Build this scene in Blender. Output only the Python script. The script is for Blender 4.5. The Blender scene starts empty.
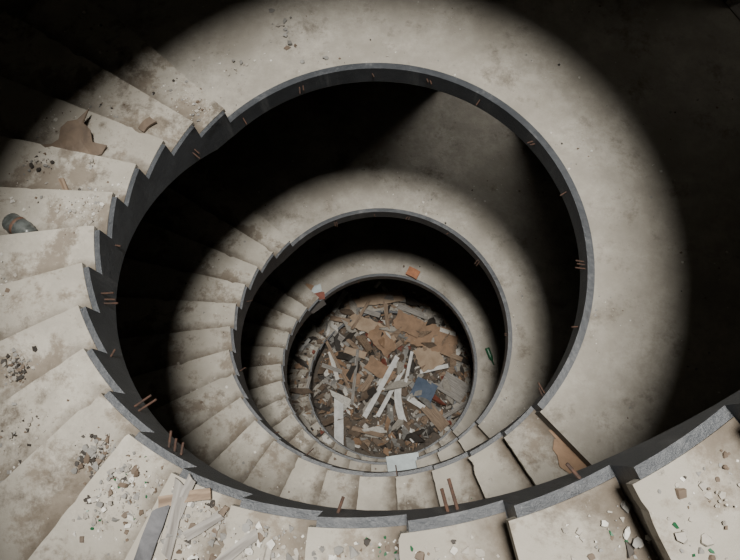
import bpy, math, random
import numpy as np
from mathutils import Vector, Matrix, Euler, noise
random.seed(7)
R=1.65
H=1.9313*R
EX,EY=0.0304*R,0.0471*R
P0=math.radians(37.54); P1=math.radians(211.99); T=2*math.pi
K=19; RIS=H/K; DP=(P1-P0)/(K-1)
RO=2.15*R
FT=0.105*R     # fascia height
SW=0.052       # stringer width
GZ=-3*H        # ground level
CAM=Vector((0.2212*R,-0.8093*R,2.6605*R)); FPX=611.33
rx,ry,yw=[math.radians(a) for a in (15.0955,2.0459,8.9048)]
ROT=Matrix.Rotation(yw,3,'Z')@Matrix.Rotation(rx,3,'X')@Matrix.Rotation(ry,3,'Y')
col=bpy.context.scene.collection
# ------------------------------------------------------------ materials
def mat_base(name):
    m=bpy.data.materials.new(name); m.use_nodes=True
    nt=m.node_tree; b=nt.nodes['Principled BSDF']; return m,nt,b
def ramp(nt,src,stops):
    r=nt.nodes.new('ShaderNodeValToRGB'); e=r.color_ramp.elements
    while len(e)<len(stops): e.new(.5)
    for i,(p,c) in enumerate(stops):
        e[i].position=p; e[i].color=(c if len(c)==4 else (*c,1)) if hasattr(c,'__len__') else (c,c,c,1)
    nt.links.new(src,r.inputs[0]); return r.outputs[0]
def mix(nt,f,a,b):
    n=nt.nodes.new('ShaderNodeMix'); n.data_type='RGBA'
    for s,v in ((n.inputs[0],f),(n.inputs[6],a),(n.inputs[7],b)):
        if isinstance(v,(int,float)): s.default_value=v
        elif isinstance(v,tuple): s.default_value=(*v,1)
        else: nt.links.new(v,s)
    return n.outputs[2]
def math_n(nt,op,a,b):
    n=nt.nodes.new('ShaderNodeMath'); n.operation=op
    for s,v in ((n.inputs[0],a),(n.inputs[1],b)):
        if isinstance(v,(int,float)): s.default_value=v
        else: nt.links.new(v,s)
    return n.outputs[0]
def noise_n(nt,scale,detail=6,rough=.6,dist=0.,sc=None):
    tc=nt.nodes.get('TCX') or nt.nodes.new('ShaderNodeTexCoord'); tc.name='TCX'
    n=nt.nodes.new('ShaderNodeTexNoise'); n.inputs['Scale'].default_value=scale
    n.inputs['Detail'].default_value=detail; n.inputs['Roughness'].default_value=rough; n.inputs['Distortion'].default_value=dist
    src=tc.outputs['Object']
    if sc:
        mp=nt.nodes.new('ShaderNodeMapping'); mp.inputs['Scale'].default_value=sc; nt.links.new(src,mp.inputs[0]); src=mp.outputs[0]
    nt.links.new(src,n.inputs['Vector']); return n.outputs[0]
def concrete(name,base,dark,light,stain,rough=.85,bump=.35,stain_lo=.56,speck=.66,back_to_front=False,sw=.09,drips=None):
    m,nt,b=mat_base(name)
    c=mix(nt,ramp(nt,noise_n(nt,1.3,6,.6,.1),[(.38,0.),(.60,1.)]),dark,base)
    c=mix(nt,ramp(nt,noise_n(nt,7,10,.8,0),[(.42,0.),(.60,.75)]),c,dark)
    if back_to_front:
        at=nt.nodes.new('ShaderNodeAttribute'); at.attribute_name='back_to_front'
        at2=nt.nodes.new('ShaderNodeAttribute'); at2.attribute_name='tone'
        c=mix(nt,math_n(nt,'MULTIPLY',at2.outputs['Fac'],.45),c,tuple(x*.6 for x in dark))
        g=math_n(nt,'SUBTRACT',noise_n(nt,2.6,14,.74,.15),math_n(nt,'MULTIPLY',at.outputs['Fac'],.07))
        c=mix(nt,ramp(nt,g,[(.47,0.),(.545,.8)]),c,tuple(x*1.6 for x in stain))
        # darker towards the back of each tread, at the riser foot
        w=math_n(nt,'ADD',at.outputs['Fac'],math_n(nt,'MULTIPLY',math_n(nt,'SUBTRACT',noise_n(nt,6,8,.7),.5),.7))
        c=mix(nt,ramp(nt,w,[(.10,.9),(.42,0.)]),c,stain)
    c=mix(nt,ramp(nt,noise_n(nt,1.9,14,.76,.1),[(stain_lo,0.),(stain_lo+sw,.9)]),c,stain)
    c=mix(nt,ramp(nt,noise_n(nt,34,6,.8),[(speck,0.),(speck+.04,.9)]),c,light)
    c=mix(nt,ramp(nt,noise_n(nt,23,8,.8),[(.31,.8),(.39,0.)]),c,tuple(x*.45 for x in dark))
    if drips: c=mix(nt,ramp(nt,noise_n(nt,5,8,.7,0,(1,1,.12)),[(.55,0.),(.66,.7)]),c,drips)
    nt.links.new(c,b.inputs['Base Color']); b.inputs['Roughness'].default_value=rough
    bp=nt.nodes.new('ShaderNodeBump'); bp.inputs['Strength'].default_value=bump; bp.inputs['Distance'].default_value=.02
    nt.links.new(noise_n(nt,22,10,.7),bp.inputs['Height']); nt.links.new(bp.outputs[0],b.inputs['Normal'])
    return m
M_tread=concrete('plaster_tread',(.57,.535,.465),(.39,.36,.305),(.78,.76,.70),(.12,.097,.073),stain_lo=.55,back_to_front=True,speck=.67)
M_land=concrete('screed_landing',(.46,.43,.375),(.30,.277,.235),(.62,.60,.55),(.15,.128,.10),stain_lo=.545,speck=.71,sw=.12)
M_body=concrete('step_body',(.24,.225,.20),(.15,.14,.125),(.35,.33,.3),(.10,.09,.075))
M_str=concrete('painted_stringer',(.075,.082,.092),(.04,.045,.052),(.27,.28,.29),(.022,.024,.028),stain_lo=.55,speck=.66,rough=.42,drips=(.14,.145,.15))
M_wall=concrete('wall_plaster',(.17,.165,.145),(.11,.105,.09),(.2,.2,.19),(.08,.075,.065))
M_floor=concrete('ground_floor',(.16,.13,.105),(.09,.075,.06),(.4,.38,.35),(.05,.042,.035))
def plain(name,c,c2=None,rough=.7,scale=9,metal=0,trans=0):
    m,nt,b=mat_base(name); c2=c2 or tuple(x*.6 for x in c)
    nt.links.new(mix(nt,ramp(nt,noise_n(nt,scale,7,.65,.5),[(.38,0.),(.66,1.)]),c,c2),b.inputs['Base Color'])
    b.inputs['Roughness'].default_value=rough; b.inputs['Metallic'].default_value=metal
    b.inputs['Transmission Weight'].default_value=trans
    return m
def wood(name,c,c2):
    m,nt,b=mat_base(name)
    nt.links.new(mix(nt,ramp(nt,noise_n(nt,2.,6,.6,0,(2,26,26)),[(.35,0.),(.65,1.)]),c,c2),b.inputs['Base Color']); b.inputs['Roughness'].default_value=.75
    return m
W_white=plain('chip_white',(.72,.70,.65),(.5,.48,.43),scale=25); W_grey=plain('chip_grey',(.30,.29,.27)); W_brown=plain('chip_brown',(.17,.125,.09))
W_dust=plain('chip_dust',(.42,.39,.34),(.30,.275,.24),scale=25)
W_dark=plain('chip_dark',(.05,.042,.035)); W_green=plain('glass_green',(.02,.13,.055),(.012,.07,.03),rough=.3); W_card=plain('cardboard',(.34,.215,.13),(.22,.14,.085),scale=5)
W_blue=plain('blue_panel',(.09,.125,.185),(.06,.09,.14)); W_red=plain('brick_red',(.23,.07,.045)); W_orange=plain('wood_orange',(.44,.18,.085))
W_board=plain('white_board',(.78,.78,.76),(.56,.56,.54),scale=6); W_pale=plain('pale_panel',(.50,.57,.58),(.38,.43,.44))
W_wood=wood('weathered_wood',(.34,.25,.175),(.16,.11,.075)); W_gwood=wood('grey_wood',(.36,.34,.31),(.17,.155,.14)); W_tan=plain('fibreboard',(.44,.33,.235),(.32,.23,.155),scale=4)
W_rust=plain('rusty_steel',(.085,.042,.026),(.03,.02,.016),scale=40,rough=.8)
W_cloth=plain('dirty_cloth',(.17,.17,.18),(.08,.08,.085),rough=.95)
# ------------------------------------------------------------ helpers
class MB:
    def __init__(s): s.v=[];s.f=[];s.m=[];s.mats=[];s.attr={}
    def mi(s,m):
        if m not in s.mats: s.mats.append(m)
        return s.mats.index(m)
    def add(s,vs,fs,m):
        o=len(s.v); s.v+= [tuple(v) for v in vs]; k=s.mi(m)
        for f in fs: s.f.append([i+o for i in f]); s.m.append(k)
    def obj(s,name,parent=None,smooth=False):
        me=bpy.data.meshes.new(name)
        me.from_pydata(s.v,[],s.f)
        for m in s.mats: me.materials.append(m)
        me.polygons.foreach_set('material_index',s.m)
        if smooth: me.polygons.foreach_set('use_smooth',[True]*len(me.polygons))
        for an,vals in s.attr.items():
            a=me.attributes.new(an,'FLOAT','POINT'); a.data.foreach_set('value',vals)
        me.update()
        ob=bpy.data.objects.new(name,me); col.objects.link(ob)
        if parent: ob.parent=parent
        return ob
def empty(name):
    e=bpy.data.objects.new(name,None); col.objects.link(e); return e
def inner(p,r):
    c,s=math.cos(p),-math.sin(p); b=EX*c+EY*s
    t=-b+math.sqrt(b*b-(EX*EX+EY*EY-r*r)); return (EX+t*c,EY+t*s)
def outer(p): return (EX+RO*math.cos(p),EY-RO*math.sin(p))
def pt(p,off,frac=None):
    a=inner(p,R)
    if frac is None: return inner(p,R+off)
    o=outer(p); return (a[0]+(o[0]-a[0])*frac,a[1]+(o[1]-a[1])*frac)
def line_z(p):
    n=math.floor((p-P0)/T); r=(p-P0)-n*T
    return -H*n-H*min(r/(P1-P0),1)
def surf_z(p):
    n=math.floor((p-P0)/T); r=(p-P0)-n*T
    if r>=P1-P0: return -H*(n+1)
    return -H*n-(int(r/DP)+1)*RIS
def strip(mb,ps,ia,ib,zt,zb,m,mt=None,caps=(1,1)):
    """closed solid between inner curve ia(p) and outer curve ib(p)"""
    vs=[];fs=[]
    for p in ps:
        a=ia(p);b=ib(p);t=zt(p) if callable(zt) else zt; q=zb(p) if callable(zb) else zb
        vs+=[(*a,t),(*b,t),(*b,q),(*a,q)]
    n=len(ps)
    top=[];rest=[]
    for i in range(n-1):
        o=4*i
        top.append((o,o+1,o+5,o+4))
        rest+=[(o+1,o+2,o+6,o+5),(o+2,o+3,o+7,o+6),(o+3,o,o+4,o+7)]
    if caps[0]: rest.append((0,3,2,1))
    if caps[1]: o=4*(n-1); rest.append((o,o+1,o+2,o+3))
    mb.add(vs,rest,m)
    o=len(mb.v)-len(vs); k=mb.mi(mt or m)
    for f in top: mb.f.append([i+o for i in f]); mb.m.append(k)
def lin(a,b,n): return [a+(b-a)*i/n for i in range(n+1)]
def tread(mb,a,b,z,back_to_front,tone,tn,th=.045,ni=6,nj=44):
    """winder tread slab with a slightly chipped nosing"""
    vs=[]
    for lay in (0,1):
        for i in range(ni+1):
            for j in range(nj+1):
                f=(j/nj)**1.25; p=a+(b-a)*i/ni; r0=inner(p,R-SW*.4); o=outer(p)
                x=r0[0]+(o[0]-r0[0])*f; y=r0[1]+(o[1]-r0[1])*f; zz=z-th*lay
                if i==ni:
                    c=max(0,noise.noise(Vector((x*9,y*9,z*3)))-.34)*.05+max(0,noise.noise(Vector((x*25,y*25,z)))-.2)*.010
                    if lay==0: c*=1.3
                    rr=math.hypot(x-EX,y-EY); p2=p-min(c,.02)/rr
                    x=EX+rr*math.cos(p2); y=EY-rr*math.sin(p2)
                vs.append((x,y,zz)); back_to_front.append(i/ni); tone.append(tn)
    n=(ni+1)*(nj+1); I=lambda i,j:i*(nj+1)+j; fs=[]
    for i in range(ni):
        for j in range(nj):
            q=(I(i,j),I(i,j+1),I(i+1,j+1),I(i+1,j)); fs+=[q,tuple(k+n for k in q[::-1])]
        fs+=[(I(i,0),I(i+1,0),I(i+1,0)+n,I(i,0)+n),(I(i+1,nj),I(i,nj),I(i,nj)+n,I(i+1,nj)+n)]
    for j in range(nj):
        fs+=[(I(ni,j),I(ni,j+1),I(ni,j+1)+n,I(ni,j)+n),(I(0,j+1),I(0,j),I(0,j)+n,I(0,j+1)+n)]
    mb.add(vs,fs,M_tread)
stair=empty('spiral_staircase')
def soff(p):   # stringer underside, smooth transition
    n=math.floor((p-P0)/T); r=(p-P0)-n*T
    L=P1-P0
    w=min(1,max(0,min(r/0.3,(L-r)/0.12))) if r<L else 0
    return line_z(p)-FT-0.10*w
for n in (-2,-1,0,1,2):
    zt=-H*n
    tr=MB(); st=MB(); bd=MB(); back_to_front=[]; tone=[]
    for k in range(K-1):
        a=P0+n*T+k*DP; b=a+DP; z=zt-(k+1)*RIS
        j=random.uniform(-.004,.004)
        tread(tr,a+.002,b+.016+j,z,back_to_front,tone,random.random()**1.3)
        ps=lin(a,b,3)
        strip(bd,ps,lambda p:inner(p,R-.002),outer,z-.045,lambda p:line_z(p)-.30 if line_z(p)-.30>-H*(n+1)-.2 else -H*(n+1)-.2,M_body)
        strip(st,lin(a-.004,b,4),lambda p:inner(p,R-SW),lambda p:inner(p,R),z-.006,lambda p:soff(p),M_str)
    tr.attr={'back_to_front':back_to_front,'tone':tone}
    tr.obj('treads_flight_%d'%(n+3),stair); bd.obj('step_bodies_%d'%(n+3),stair); st.obj('stringer_%d'%(n+3),stair)
for n in (-3,-2,-1,0,1,2):
    z=-H*(n+1)
    lb=MB(); fs=MB()
    a=P1+n*T; b=P0+(n+1)*T
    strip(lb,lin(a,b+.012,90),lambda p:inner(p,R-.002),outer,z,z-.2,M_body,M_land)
    if n<2: strip(fs,lin(a,b,110),lambda p:inner(p,R-SW),lambda p:inner(p,R),z+.015,lambda p:z-FT,M_str)
    else: strip(fs,lin(a,b,110),lambda p:inner(p,R-SW),lambda p:inner(p,R),z+.03,lambda p:z-.15,M_str)
    lb.obj('landing_slab_%d'%(n+4),stair); fs.obj('landing_fascia_%d'%(n+4),stair)
# ------------------------------------------------------------ locating on surfaces
def ray(u,v): return (ROT@Vector(((u-370)/FPX,(280-v)/FPX,-1))).normalized()
def on_plane(u,v,z):
    d=ray(u,v); t=(z-CAM.z)/d.z; return CAM+d*t
def proj(P):
    q=ROT.transposed()@(Vector(P)-CAM); return (370-FPX*q.x/q.z,280+FPX*q.y/q.z) if q.z<-.1 else (1e5,1e5)
def psi(x,y): return -math.atan2(y-EY,x-EX)
def on_stair(u,v,n):
    """n: turn whose flight + following landing carries the point"""
    for k in range(K):
        z=-H*n-(k+1)*RIS
        q=on_plane(u,v,z); p=psi(q.x,q.y); r=(p-P0)%T
        kk=int(r/DP) if r<P1-P0 else K-1
        if kk>=K-1: kk=K-1
        if kk==k: return q
    return on_plane(u,v,-H*(n+1))
def on_edge(u,v,n):
    best=None
    for i in range(720):
        p=P0+n*T+T*i/720; a=inner(p,R); x,y=proj((a[0],a[1],line_z(p)-.05)); e=(x-u)**2+(y-v)**2
        if best is None or e<best[0]: best=(e,p)
    return best[1]
# ------------------------------------------------------------ wall with doorways, ground, ceiling
NS=160; ZT=3.75*H; DH=2.1
A_=on_plane(430,95,-H); B_=on_plane(366,168,-H); dr=(A_-B_); dr.z=0; dr.normalize()
C0=Vector((EX,EY,-H)); m0=A_-C0; bq=m0.dot(dr); t=-bq+math.sqrt(bq*bq-(m0.x**2+m0.y**2-RO*RO)); J=A_+dr*t
angJ=math.atan2(J.y-EY,J.x-EX)
HW=.155
doors=[(angJ-HW,-H,HW),(math.radians(38),0,.13)]   # centre angle, level, half width
wl=MB()
zs=sorted({GZ-.2,ZT}|{z for a,l,hw in doors for z in (l,l+DH)})
edges=sorted({T*i/NS for i in range(NS)}|{(a+s*hw)%T for a,l,hw in doors for s in(-1,1)})
def in_door(a,z):
    return any(abs((a-c+math.pi)%T-math.pi)<hw and l<z<l+DH for c,l,hw in doors)
for i in range(len(edges)):
    a0=edges[i]; a1=edges[(i+1)%len(edges)]
    if a1<a0: a1+=T
    if a1-a0<1e-5: continue
    for z0,z1 in zip(zs[:-1],zs[1:]):
        if in_door((a0+a1)/2,(z0+z1)/2): continue
        vs=[]
        for a in(a0,a1):
            for rr in(RO,RO+.25):
                for z in(z0,z1): vs.append((EX+rr*math.cos(a),EY+rr*math.sin(a),z))
        fs=[(0,4,5,1),(2,3,7,6)]
        am0=a0-1e-3; am1=a1+1e-3; zm=(z0+z1)/2; am=(a0+a1)/2
        if in_door(am0,zm): fs.append((0,1,3,2))
        if in_door(am1,zm): fs.append((4,6,7,5))
        if in_door(am,z1+.01) or z1==ZT: fs.append((1,5,7,3))
        if in_door(am,z0-.01) or z0==zs[0]: fs.append((0,2,6,4))
        wl.add(vs,fs,M_wall)
wl.obj('wall_round')
for i,(ang,z,hw) in enumerate(doors):
    d=empty('door_%d'%(i+1)); c,s=math.cos(ang),math.sin(ang)
    rr=RO*math.cos(hw); d.location=(EX+(rr+.10)*c,EY+(rr+.10)*s,z); d.rotation_euler=(0,0,ang-math.pi/2)
    w=RO*math.sin(hw)
    for nm,x0,x1,z0,z1 in (('jamb_left',-w,-w+.06,0,DH),('jamb_right',w-.06,w,0,DH),('lintel',-w,w,DH-.07,DH),('sill',-w,w,-.1,.01)):
        mb=MB(); vs=[(x,y,zz) for x in(x0,x1) for y in(-.10,.16) for zz in(z0,z1)]
        mb.add(vs,[(0,1,3,2),(4,6,7,5),(0,4,5,1),(2,3,7,6),(0,2,6,4),(1,5,7,3)],W_gwood); mb.obj(nm,d)
fl=MB(); vs=[(EX,EY,GZ-.16)]+[(EX+(RO+.2)*math.cos(T*i/NS),EY+(RO+.2)*math.sin(T*i/NS),GZ-.16) for i in range(NS)]
fl.add(vs,[(0,i+1,(i+1)%NS+1) for i in range(NS)],M_floor); fl.obj('floor')
ce=MB(); rs=1.0; vs=[];fs=[]; LX,LY=.34,-.08
for i in range(NS):
    a=T*i/NS; c,s=math.cos(a),math.sin(a)
    vs+=[(LX+rs*c,LY+rs*s,ZT-.1),(EX+(RO+.2)*c,EY+(RO+.2)*s,ZT-.1),(EX+(RO+.2)*c,EY+(RO+.2)*s,ZT+.1),(LX+rs*c,LY+rs*s,ZT+.1)]
for i in range(NS):
    o=4*i;q=4*((i+1)%NS)
    fs+=[(o,o+1,q+1,q),(o+1,o+2,q+2,q+1),(o+2,o+3,q+3,q+2),(o+3,o,q,q+3)]
ce.add(vs,fs,M_wall); ce.obj('ceiling')
# ------------------------------------------------------------ debris
def chip(mb,x,y,z,s,m,th=None,tilt=.25,el=1.):
    n=random.choice((3,4,4,5,6)); a0=random.random()*T; th=th or s*random.uniform(.12,.35)
    M=Euler((random.uniform(-tilt,tilt),random.uniform(-tilt,tilt),random.random()*T)).to_matrix()
    low=0; vs=[]
    for h in (-th/2,th/2):
        for i in range(n):
            a=a0+T*(i+random.uniform(-.25,.25))/n; r=s*random.uniform(.55,1)/1.6
            vs.append(M@Vector((r*math.cos(a)*el,r*math.sin(a),h)))
    low=min(v.z for v in vs)
    vs=[(v.x+x,v.y+y,v.z-low*.8+z) for v in vs]
    fs=[tuple(range(n))[::-1],tuple(range(n,2*n))]+[(i,(i+1)%n,(i+1)%n+n,i+n) for i in range(n)]
    mb.add(vs,fs,m)
PAL=[W_white]*4+[W_dust]*6+[W_grey]*4+[W_brown]*3+[W_dark]*1
def scatter(mb,cnt,pa,pb,smax,dens,fmax=.75,pal=PAL):
    c=0; tries=0
    while c<cnt and tries<cnt*40:
        tries+=1
        p=random.uniform(pa,pb); f=random.random()**1.2*fmax+.01
        x,y=pt(p,0,f)
        nv=noise.noise(Vector((x*2.2,y*2.2,line_z(p)*.9)))*.5+.5
        if nv<dens+random.uniform(-.08,.08): continue
        s=min(smax,.005*(1/(random.random()+.05))**.8)
        chip(mb,x,y,surf_z(p),s,random.choice(pal)); c+=1
pc=MB()
scatter(pc,2200,P0-T,P1-T,.03,.58,.8)
scatter(pc,450,P1-T,P0,.02,.58,.8)
scatter(pc,800,P0,P0+T,.03,.55,.6)
scatter(pc,600,P0+T,P0+2*T,.04,.55,.6)
def pile(u,v,n,cnt,sp,smax,pal,el=(1,1,1.6)):
    q=on_stair(u,v,n)
    for i in range(cnt):
        x=q.x+random.gauss(0,sp);y=q.y+random.gauss(0,sp)
        p=psi(x,y); r=(p-P0)%T
        if math.hypot(x,y)<R+.01: continue
        z=-H*n-(int(r/DP)+1)*RIS if r<P1-P0 else -H*(n+1)
        d=math.hypot(x-q.x,y-q.y)/sp
        chip(pc,x,y,z+max(0,.012*(1.5-d))*random.random(),min(smax,.0042/(random.random()+.06)),random.choice(pal),tilt=.4,el=random.choice(el))
DK=[W_brown]*4+[W_dark]*4+[W_grey]*5+[W_dust]*3
WH=[W_white]*4+[W_dust]*5+[W_grey]*3+[W_brown]*3
pile(97,455,-1,220,.045,.03,DK); pile(18,368,-1,200,.04,.025,DK); pile(128,478,-1,160,.08,.025,DK+WH); pile(112,505,-1,120,.08,.022,WH)
pile(270,540,-1,190,.09,.035,WH+DK); pile(225,512,-1,130,.06,.03,WH+DK); pile(185,545,-1,140,.08,.03,WH+DK); pile(340,548,-1,60,.07,.03,WH)
pile(610,540,-1,60,.10,.018,WH); pile(650,550,-1,50,.05,.03,DK+WH); pile(730,500,-1,30,.06,.02,WH); pile(40,165,-1,60,.07,.03,DK); pile(92,162,-1,25,.02,.03,DK)
pile(290,30,-1,50,.12,.04,[W_brown,W_dust,W_grey]); pile(235,62,-1,50,.12,.03,WH); pile(200,110,-1,60,.08,.028,WH); pile(20,430,-1,60,.08,.022,DK)
pc.obj('plaster_chips')
gl=MB()
for (u,v,n,c,sp) in ((130,500,-1,8,.07),(140,455,-1,3,.04),(645,548,-1,8,.05),(390,548,-1,8,.04),(402,553,-1,8,.04),(95,520,-1,3,.07),(470,500,0,4,.10)):
    q=on_stair(u,v,n)
    for i in range(c):
        x=q.x+random.gauss(0,sp);y=q.y+random.gauss(0,sp)
        p=psi(x,y); r=(p-P0)%T
        if r>=P1-P0 or math.hypot(x,y)<R: continue
        chip(gl,x,y,-H*n-(int(r/DP)+1)*RIS,random.uniform(.008,.02),W_green,th=.004,el=.6)
gl.obj('green_glass_shards')
def sheet(name,c,L,W,rz,m,th=.012,tilt=(0,0),warp=.01,jag=0.,bend=0.,parent=None,lift=True):
    """plank / board / sheet with warped surface, irregular edge and thickness"""
    nx,ny=max(4,int(L/.06)),max(3,int(W/.06)); nx=min(nx,24); ny=min(ny,12)
    sd=random.random()*100; top=[];
    for i in range(nx+1):
        for j in range(ny+1):
            x=(i/nx-.5)*L; y=(j/ny-.5)*W
            if i in(0,nx): x+=jag*noise.noise(Vector((sd,y*9,1)))*L
            if j in(0,ny): y+=jag*noise.noise(Vector((x*9,sd,2)))*W
            y+=bend*(x/L*2)**2*L
            z=warp*noise.noise(Vector((x*3+sd,y*3,0)))*3
            top.append(Vector((x,y,z)))
    n=len(top); vs=top+[v-Vector((0,0,th)) for v in top]
    idx=lambda i,j:i*(ny+1)+j
    fs=[]
    for i in range(nx):
        for j in range(ny):
            q=(idx(i,j),idx(i+1,j),idx(i+1,j+1),idx(i,j+1)); fs+=[q,tuple(k+n for k in q[::-1])]
    for i in range(nx):
        a,b=idx(i,0),idx(i+1,0); fs.append((a,a+n,b+n,b)); a,b=idx(i,ny),idx(i+1,ny); fs.append((b,b+n,a+n,a))
    for j in range(ny):
        a,b=idx(0,j),idx(0,j+1); fs.append((b,b+n,a+n,a)); a,b=idx(nx,j),idx(nx,j+1); fs.append((a,a+n,b+n,b))
    mb=MB(); mb.add(vs,fs,m); ob=mb.obj(name,parent)
    ob.rotation_euler=(tilt[0],tilt[1],rz)
    Mx=Euler(ob.rotation_euler).to_matrix()
    low=min((Mx@v).z for v in vs) if lift else 0
    ob.location=(c[0],c[1],c[2]-low+.001)
    return ob
def px_sheet(name,u0,v0,u1,v1,wpx,z,m,**k):
    """lay a board between two measured spots on the horizontal level z"""
    a=on_plane(u0,v0,z); b=on_plane(u1,v1,z); d=b-a
    depth=(CAM.z-z); W=wpx*depth/FPX
    return sheet(name,((a.x+b.x)/2,(a.y+b.y)/2,z),d.length,W,math.atan2(d.y,d.x),m,**k)
G=GZ-.16
heap=MB()
def heap_h(x,y):
    r=math.hypot(x,y); return .16*max(0,1-(r/(1.45*R))**3)+.10*noise.noise(Vector((x*1.5,y*1.5,3)))
gn=70; ext=1.75*R; vs=[];fs=[]
for i in range(gn+1):
    for j in range(gn+1):
        x=-ext+2*ext*i/gn; y=-ext+2*ext*j/gn
        vs.append((x,y,G+max(-.02,heap_h(x,y)+.05*noise.noise(Vector((x*6,y*6,5))))))
for i in range(gn):
    for j in range(gn):
        a=i*(gn+1)+j; cx,cy=vs[a][0],vs[a][1]
        if math.hypot(cx,cy)<R-SW-.08: fs.append((a,a+gn+1,a+gn+2,a+1))
heap.add(vs,fs,M_floor)
pal2=[W_white]*3+[W_dust]*5+[W_grey]*5+[W_brown]*8+[W_dark]*6+[W_card]*4+[W_wood]*6+[W_red]
for i in range(5200):
    a=random.random()*T; r=math.sqrt(random.random())*1.35*R
    x,y=r*math.cos(a),r*math.sin(a)
    inside=r<R-SW-.03
    z=(G+heap_h(x,y)) if inside else GZ
    s=min(.20,.018/(random.random()+.08))
    if not inside:
        if random.random()<.15 or r<R: continue
        q=psi(x,y)%T
        if P0<q<P1:                       # spill over the last flight
            if q<P0+math.radians(50)+random.random()*.8: continue
            z=surf_z(q+2*T); s*=.7
    chip(heap,x,y,max(z,G),s,random.choice(pal2),tilt=.6,el=random.choice((1,1,1.8,3,4)))
for i in range(260):
    a=random.random()*T; r=math.sqrt(random.random())*.95*R
    chip(heap,r*math.cos(a),r*math.sin(a),G+.26,min(.10,.012/(random.random()+.08)),random.choice([W_white]*3+[W_dust]*3+[W_brown]*3+[W_dark]*2+[W_wood]*2),tilt=.5,el=random.choice((1,1.8,3)))
heap.obj('rubble_heap')
zf=G+.22
B=[('cardboard_sheet',352,320,396,338,14,W_tan),('cardboard_sheet',345,304,405,296,12,W_tan),('cardboard_sheet',410,330,455,345,26,W_card),('cardboard_sheet',418,362,440,352,24,W_tan),
('cardboard_sheet',372,330,392,352,16,W_card),('cardboard_sheet',368,362,392,378,14,W_card),('cardboard_sheet',395,318,420,330,18,W_card),
('broken_plank',348,290,420,303,7,W_gwood),('broken_plank',330,330,350,345,6,W_gwood),('broken_plank',333,312,346,292,5,W_board),
('scrap_panel',414,385,434,395,19,W_blue),('scrap_panel',442,380,465,395,20,W_gwood),('scrap_panel',425,405,445,428,12,W_wood),
('white_plank',339,398,339,455,9,W_board),('white_plank',364,418,397,358,5,W_board),('white_plank',378,416,404,368,4,W_board),('white_plank',352,405,358,350,3,W_gwood),('white_plank',392,384,409,444,7,W_board),
('broken_plank',405,385,412,352,3,W_board),('broken_plank',415,300,455,318,5,W_wood),('broken_plank',322,365,342,372,4,W_gwood),('broken_plank',324,380,352,392,5,W_gwood),
('broken_plank',440,330,466,338,4,W_white),('broken_plank',420,372,448,366,4,W_board),('broken_plank',345,350,366,356,7,W_tan),('broken_plank',430,425,465,404,4,W_gwood),('broken_plank',385,300,388,330,4,W_wood),('broken_plank',370,300,352,330,3,W_wood),
('broken_plank',326,340,356,402,3,W_wood),('broken_plank',398,306,440,322,6,W_gwood),('cardboard_sheet',340,372,360,380,10,W_card),
('broken_plank',330,318,350,322,5,W_wood),('broken_plank',362,392,372,376,6,W_wood),('broken_plank',408,398,424,408,5,W_board),('broken_plank',352,428,384,436,4,W_wood),
('broken_plank',372,432,392,424,5,W_gwood),('broken_plank',438,350,462,360,5,W_wood),('broken_plank',330,352,338,380,4,W_white),('broken_plank',388,352,402,342,5,W_wood),('broken_plank',424,315,448,312,4,W_dust),('broken_plank',362,310,380,316,5,W_gwood)]
for i,(nm,u0,v0,u1,v1,w,m) in enumerate(B):
    px_sheet(nm,u0,v0,u1,v1,w,zf+.012*(i%7),m,th=.012 if 'sheet' in nm else .025,tilt=(random.uniform(-.09,.09),random.uniform(-.09,.09)),warp=.012,jag=.12 if 'sheet' in nm else .03,bend=.12 if (nm=='white_plank' and w==7) else 0)
# boards fallen on the last steps at the left
for (u,v,L,W,a,m) in ((305,345,.34,.07,1.1,W_board),(302,365,.3,.10,.5,W_card),(308,385,.36,.06,1.5,W_gwood),(303,330,.28,.08,.9,W_wood)):
    q=on_stair(u,v,2); sheet('broken_plank',q,L,W,a,m,th=.02,jag=.06,tilt=(.08,.05))
q=on_stair(404,468,1)
sheet('pale_panel',q,.42,.34,.15+yw,W_pale,th=.02,warp=.004,tilt=(.0,.05))
q=on_plane(413,274,-2*H); sheet('wood_block',q,.22,.16,-.3,W_orange,th=.09,warp=.002,jag=.08)
q=on_plane(314,300,-2*H+.0)
for i,(dx,dy,m,L,W,a) in enumerate(((-.1,-.02,W_red,.3,.12,1.0),(.08,.08,W_red,.22,.14,.3),(.0,.2,W_pale,.2,.14,.5),(-.15,.15,W_card,.25,.15,1.3),(.1,-.12,W_dark,.3,.1,.8))):
    sheet('broken_tile',(q.x+dx,q.y+dy,q.z),L,W,a,m,th=.02,jag=.1,warp=.003)
q=on_stair(577,466,0); sheet('cardboard_sheet',q,.40,.16,-1.0+yw,W_card,th=.008,jag=.35,warp=.008)
q=on_stair(560,440,0); sheet('cardboard_sheet',q,.16,.05,-1.0+yw,W_card,th=.008,jag=.35)
for (u,v,L,W,a,m) in ((176,515,.26,.04,1.45,W_gwood),(184,500,.18,.035,1.2,W_gwood),(188,497,.20,.04,.2,W_wood),(150,540,.22,.06,1.3,W_cloth),(205,525,.15,.035,.5,W_gwood),(235,550,.18,.035,.6,W_gwood),(65,187,.12,.035,-1.1,W_wood),(655,548,.09,.04,.2,W_card)):
    q=on_stair(u,v,-1); sheet('broken_plank' if m in(W_gwood,W_wood) else 'crumpled_rag',q,L,W,a+yw,m,th=.012,warp=.01,jag=.25)
q=on_stair(68,152,-1); sheet('cardboard_sheet',q,.50,.28,.62+yw,plain('dark_cardboard',(.19,.14,.10),(.12,.088,.065)),th=.01,jag=.3,warp=.03)
q=on_stair(150,125,-1); sheet('crumpled_rag',q,.12,.06,.9,W_brown,th=.02,jag=.3,warp=.02)
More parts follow.
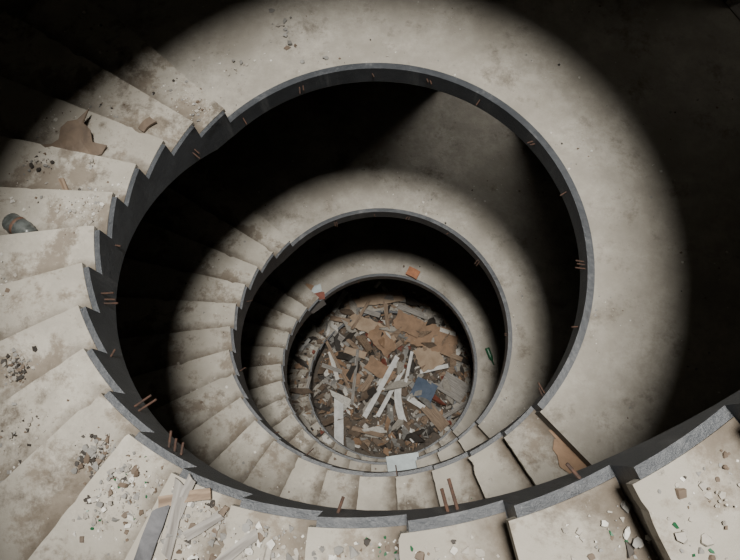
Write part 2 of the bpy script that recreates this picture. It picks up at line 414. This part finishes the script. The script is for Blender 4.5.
def lathe(name,prof,m,loc,rot,seg=20):
    mb=MB(); vs=[];fs=[]
    for r,z in prof:
        for i in range(seg): vs.append((r*math.cos(T*i/seg),r*math.sin(T*i/seg),z))
    for k in range(len(prof)-1):
        for i in range(seg):
            a=k*seg+i;b=k*seg+(i+1)%seg; fs.append((a,b,b+seg,a+seg))
    mb.add(vs,fs,m); ob=mb.obj(name,smooth=True); ob.location=loc; ob.rotation_euler=rot; return ob
q=on_plane(486,354,-2*H)
lathe('glass_bottle',[(0,0),(.038,0),(.04,.02),(.04,.17),(.03,.21),(.014,.24),(.014,.30),(.016,.31),(0,.31)],W_green,(q.x,q.y+.1,q.z+.042),(math.pi/2,0,.5))
q=on_stair(26,226,-1)
jar=empty('plastic_jar'); jar.location=(q.x-.07,q.y,q.z+.062)
b=lathe('body',[(0,0),(.055,0),(.06,.01),(.06,.13),(.045,.16),(.045,.185),(.0,.185)],plain('dull_plastic',(.15,.165,.16),(.06,.065,.06),rough=.3,scale=20),(0,0,0),(math.pi/2,0,1.2)); b.parent=jar
b=lathe('label',[(.0605,.06),(.0615,.061),(.0615,.08),(.0605,.081)],plain('label_faded',(.22,.10,.06),(.12,.09,.07),scale=20),(0,0,0),(math.pi/2,0,1.2)); b.parent=jar
sb=MB()
def rod(mb,a,b,r,m,seg=8):
    a=Vector(a);b=Vector(b);d=(b-a).normalized(); u=d.orthogonal().normalized(); w=d.cross(u)
    vs=[p+(u*math.cos(T*i/seg)+w*math.sin(T*i/seg))*r for p in (a,b) for i in range(seg)]
    mb.add(vs,[(i,(i+1)%seg,(i+1)%seg+seg,i+seg) for i in range(seg)]+[tuple(range(seg))[::-1],tuple(range(seg,2*seg))],m)
ST=[(428,75,-1,2),(303,88,-1,2),(372,70,-1,1),(240,110,-1,1),(485,95,-1,1),(540,140,-1,2),(572,190,-1,1),(588,265,-1,3),(588,330,-1,1),(545,398,-1,2),(455,520,-1,2),(172,460,-1,3),(97,300,-1,3),(105,240,-1,1),(190,150,-1,2),(95,360,-1,1),(120,415,-1,2),(590,480,-1,1),(330,520,-1,1),
 (410,216,0,2),(335,220,0,2),(375,214,0,1),(478,260,0,2),(450,235,0,1),(505,335,0,2),(243,300,0,1),(238,370,0,1),(270,430,0,1),(300,458,0,1),(395,484,0,1),(455,300,1,1),(300,320,1,1),(360,280,1,1)]
for u,v,n,c in ST:
    p=on_edge(u,v,n); z=line_z(p)-.05-(RIS*.5 if surf_z(p)!=line_z(p) else 0)*.6
    sk=random.uniform(-.03,.03); L=random.uniform(.03,.085)
    for j in range(c):
        pp=p+j*.018-.01; i0=inner(pp,R-.02); i1=inner(pp+sk+random.uniform(-.006,.006),R-SW-L*random.uniform(.8,1.2)); zz=z-random.uniform(0,.02)
        rod(sb,(*i0,zz),(*i1,zz+random.uniform(-.01,.02)),.0055,W_rust)
sb.obj('cut_baluster_stubs')
# ------------------------------------------------------------ lights
def area(name,loc,size,power,color,rot=(0,0,0),spread=math.pi,shape='DISK',sy=None):
    l=bpy.data.lights.new(name,'AREA'); l.shape=shape; l.size=size; l.energy=power; l.color=color; l.spread=spread
    if sy: l.size_y=sy
    o=bpy.data.objects.new(name,l); o.location=loc; o.rotation_euler=rot; col.objects.link(o); return o
# lamp outside the doorway of the middle landing; its left jamb throws the slanting shadow edge
loc=J+dr*1.3+Vector((0,0,1.9)); ca=angJ-HW
loc+=Vector((math.cos(angJ-math.pi/2),math.sin(angJ-math.pi/2),0))*.08
tgt=Vector((EX+RO*.7*math.cos(ca-.1),EY+RO*.7*math.sin(ca-.1),-H))
area('doorway_light_1',loc,.6,5,(1,.96,.90),(tgt-loc).to_track_quat('-Z','Y').to_euler(),spread=math.radians(80))
c,s=math.cos(doors[1][0]),math.sin(doors[1][0])
loc=Vector((EX+(RO+.6)*c,EY+(RO+.6)*s,1.7)); tgt=Vector((EX+RO*.6*math.cos(1.1),EY+RO*.6*math.sin(1.1),0))
area('landing_fill',loc,.8,1.0,(1,.95,.85),(tgt-loc).to_track_quat('-Z','Y').to_euler(),spread=math.radians(130))  # added weak fill behind the second opening, lifts the dark landing
area('skylight_glow',(LX,LY,ZT-.12),1.95,790,(1,.965,.90),spread=math.radians(110))
sp=bpy.data.lights.new('well_fill_spot','SPOT'); sp.energy=3500; sp.spot_size=2*math.atan(1.25*R/(ZT+H)); sp.spot_blend=.5; sp.shadow_soft_size=.5; sp.color=(1,.965,.90)  # added fill spot, brightens the lower turns and the floor
so=bpy.data.objects.new('well_fill_spot',sp); so.location=(0,0,ZT-.2); col.objects.link(so)
w=bpy.data.worlds.new('World'); bpy.context.scene.world=w; w.use_nodes=True
w.node_tree.nodes['Background'].inputs[0].default_value=(.004,.004,.004,1)
# ------------------------------------------------------------ camera
cd=bpy.data.cameras.new('camera'); cd.sensor_width=36; cd.lens=FPX/740*36; cd.clip_end=200; cd.clip_start=.05
co=bpy.data.objects.new('camera',cd); co.location=CAM; co.rotation_euler=ROT.to_euler(); col.objects.link(co)
bpy.context.scene.camera=co
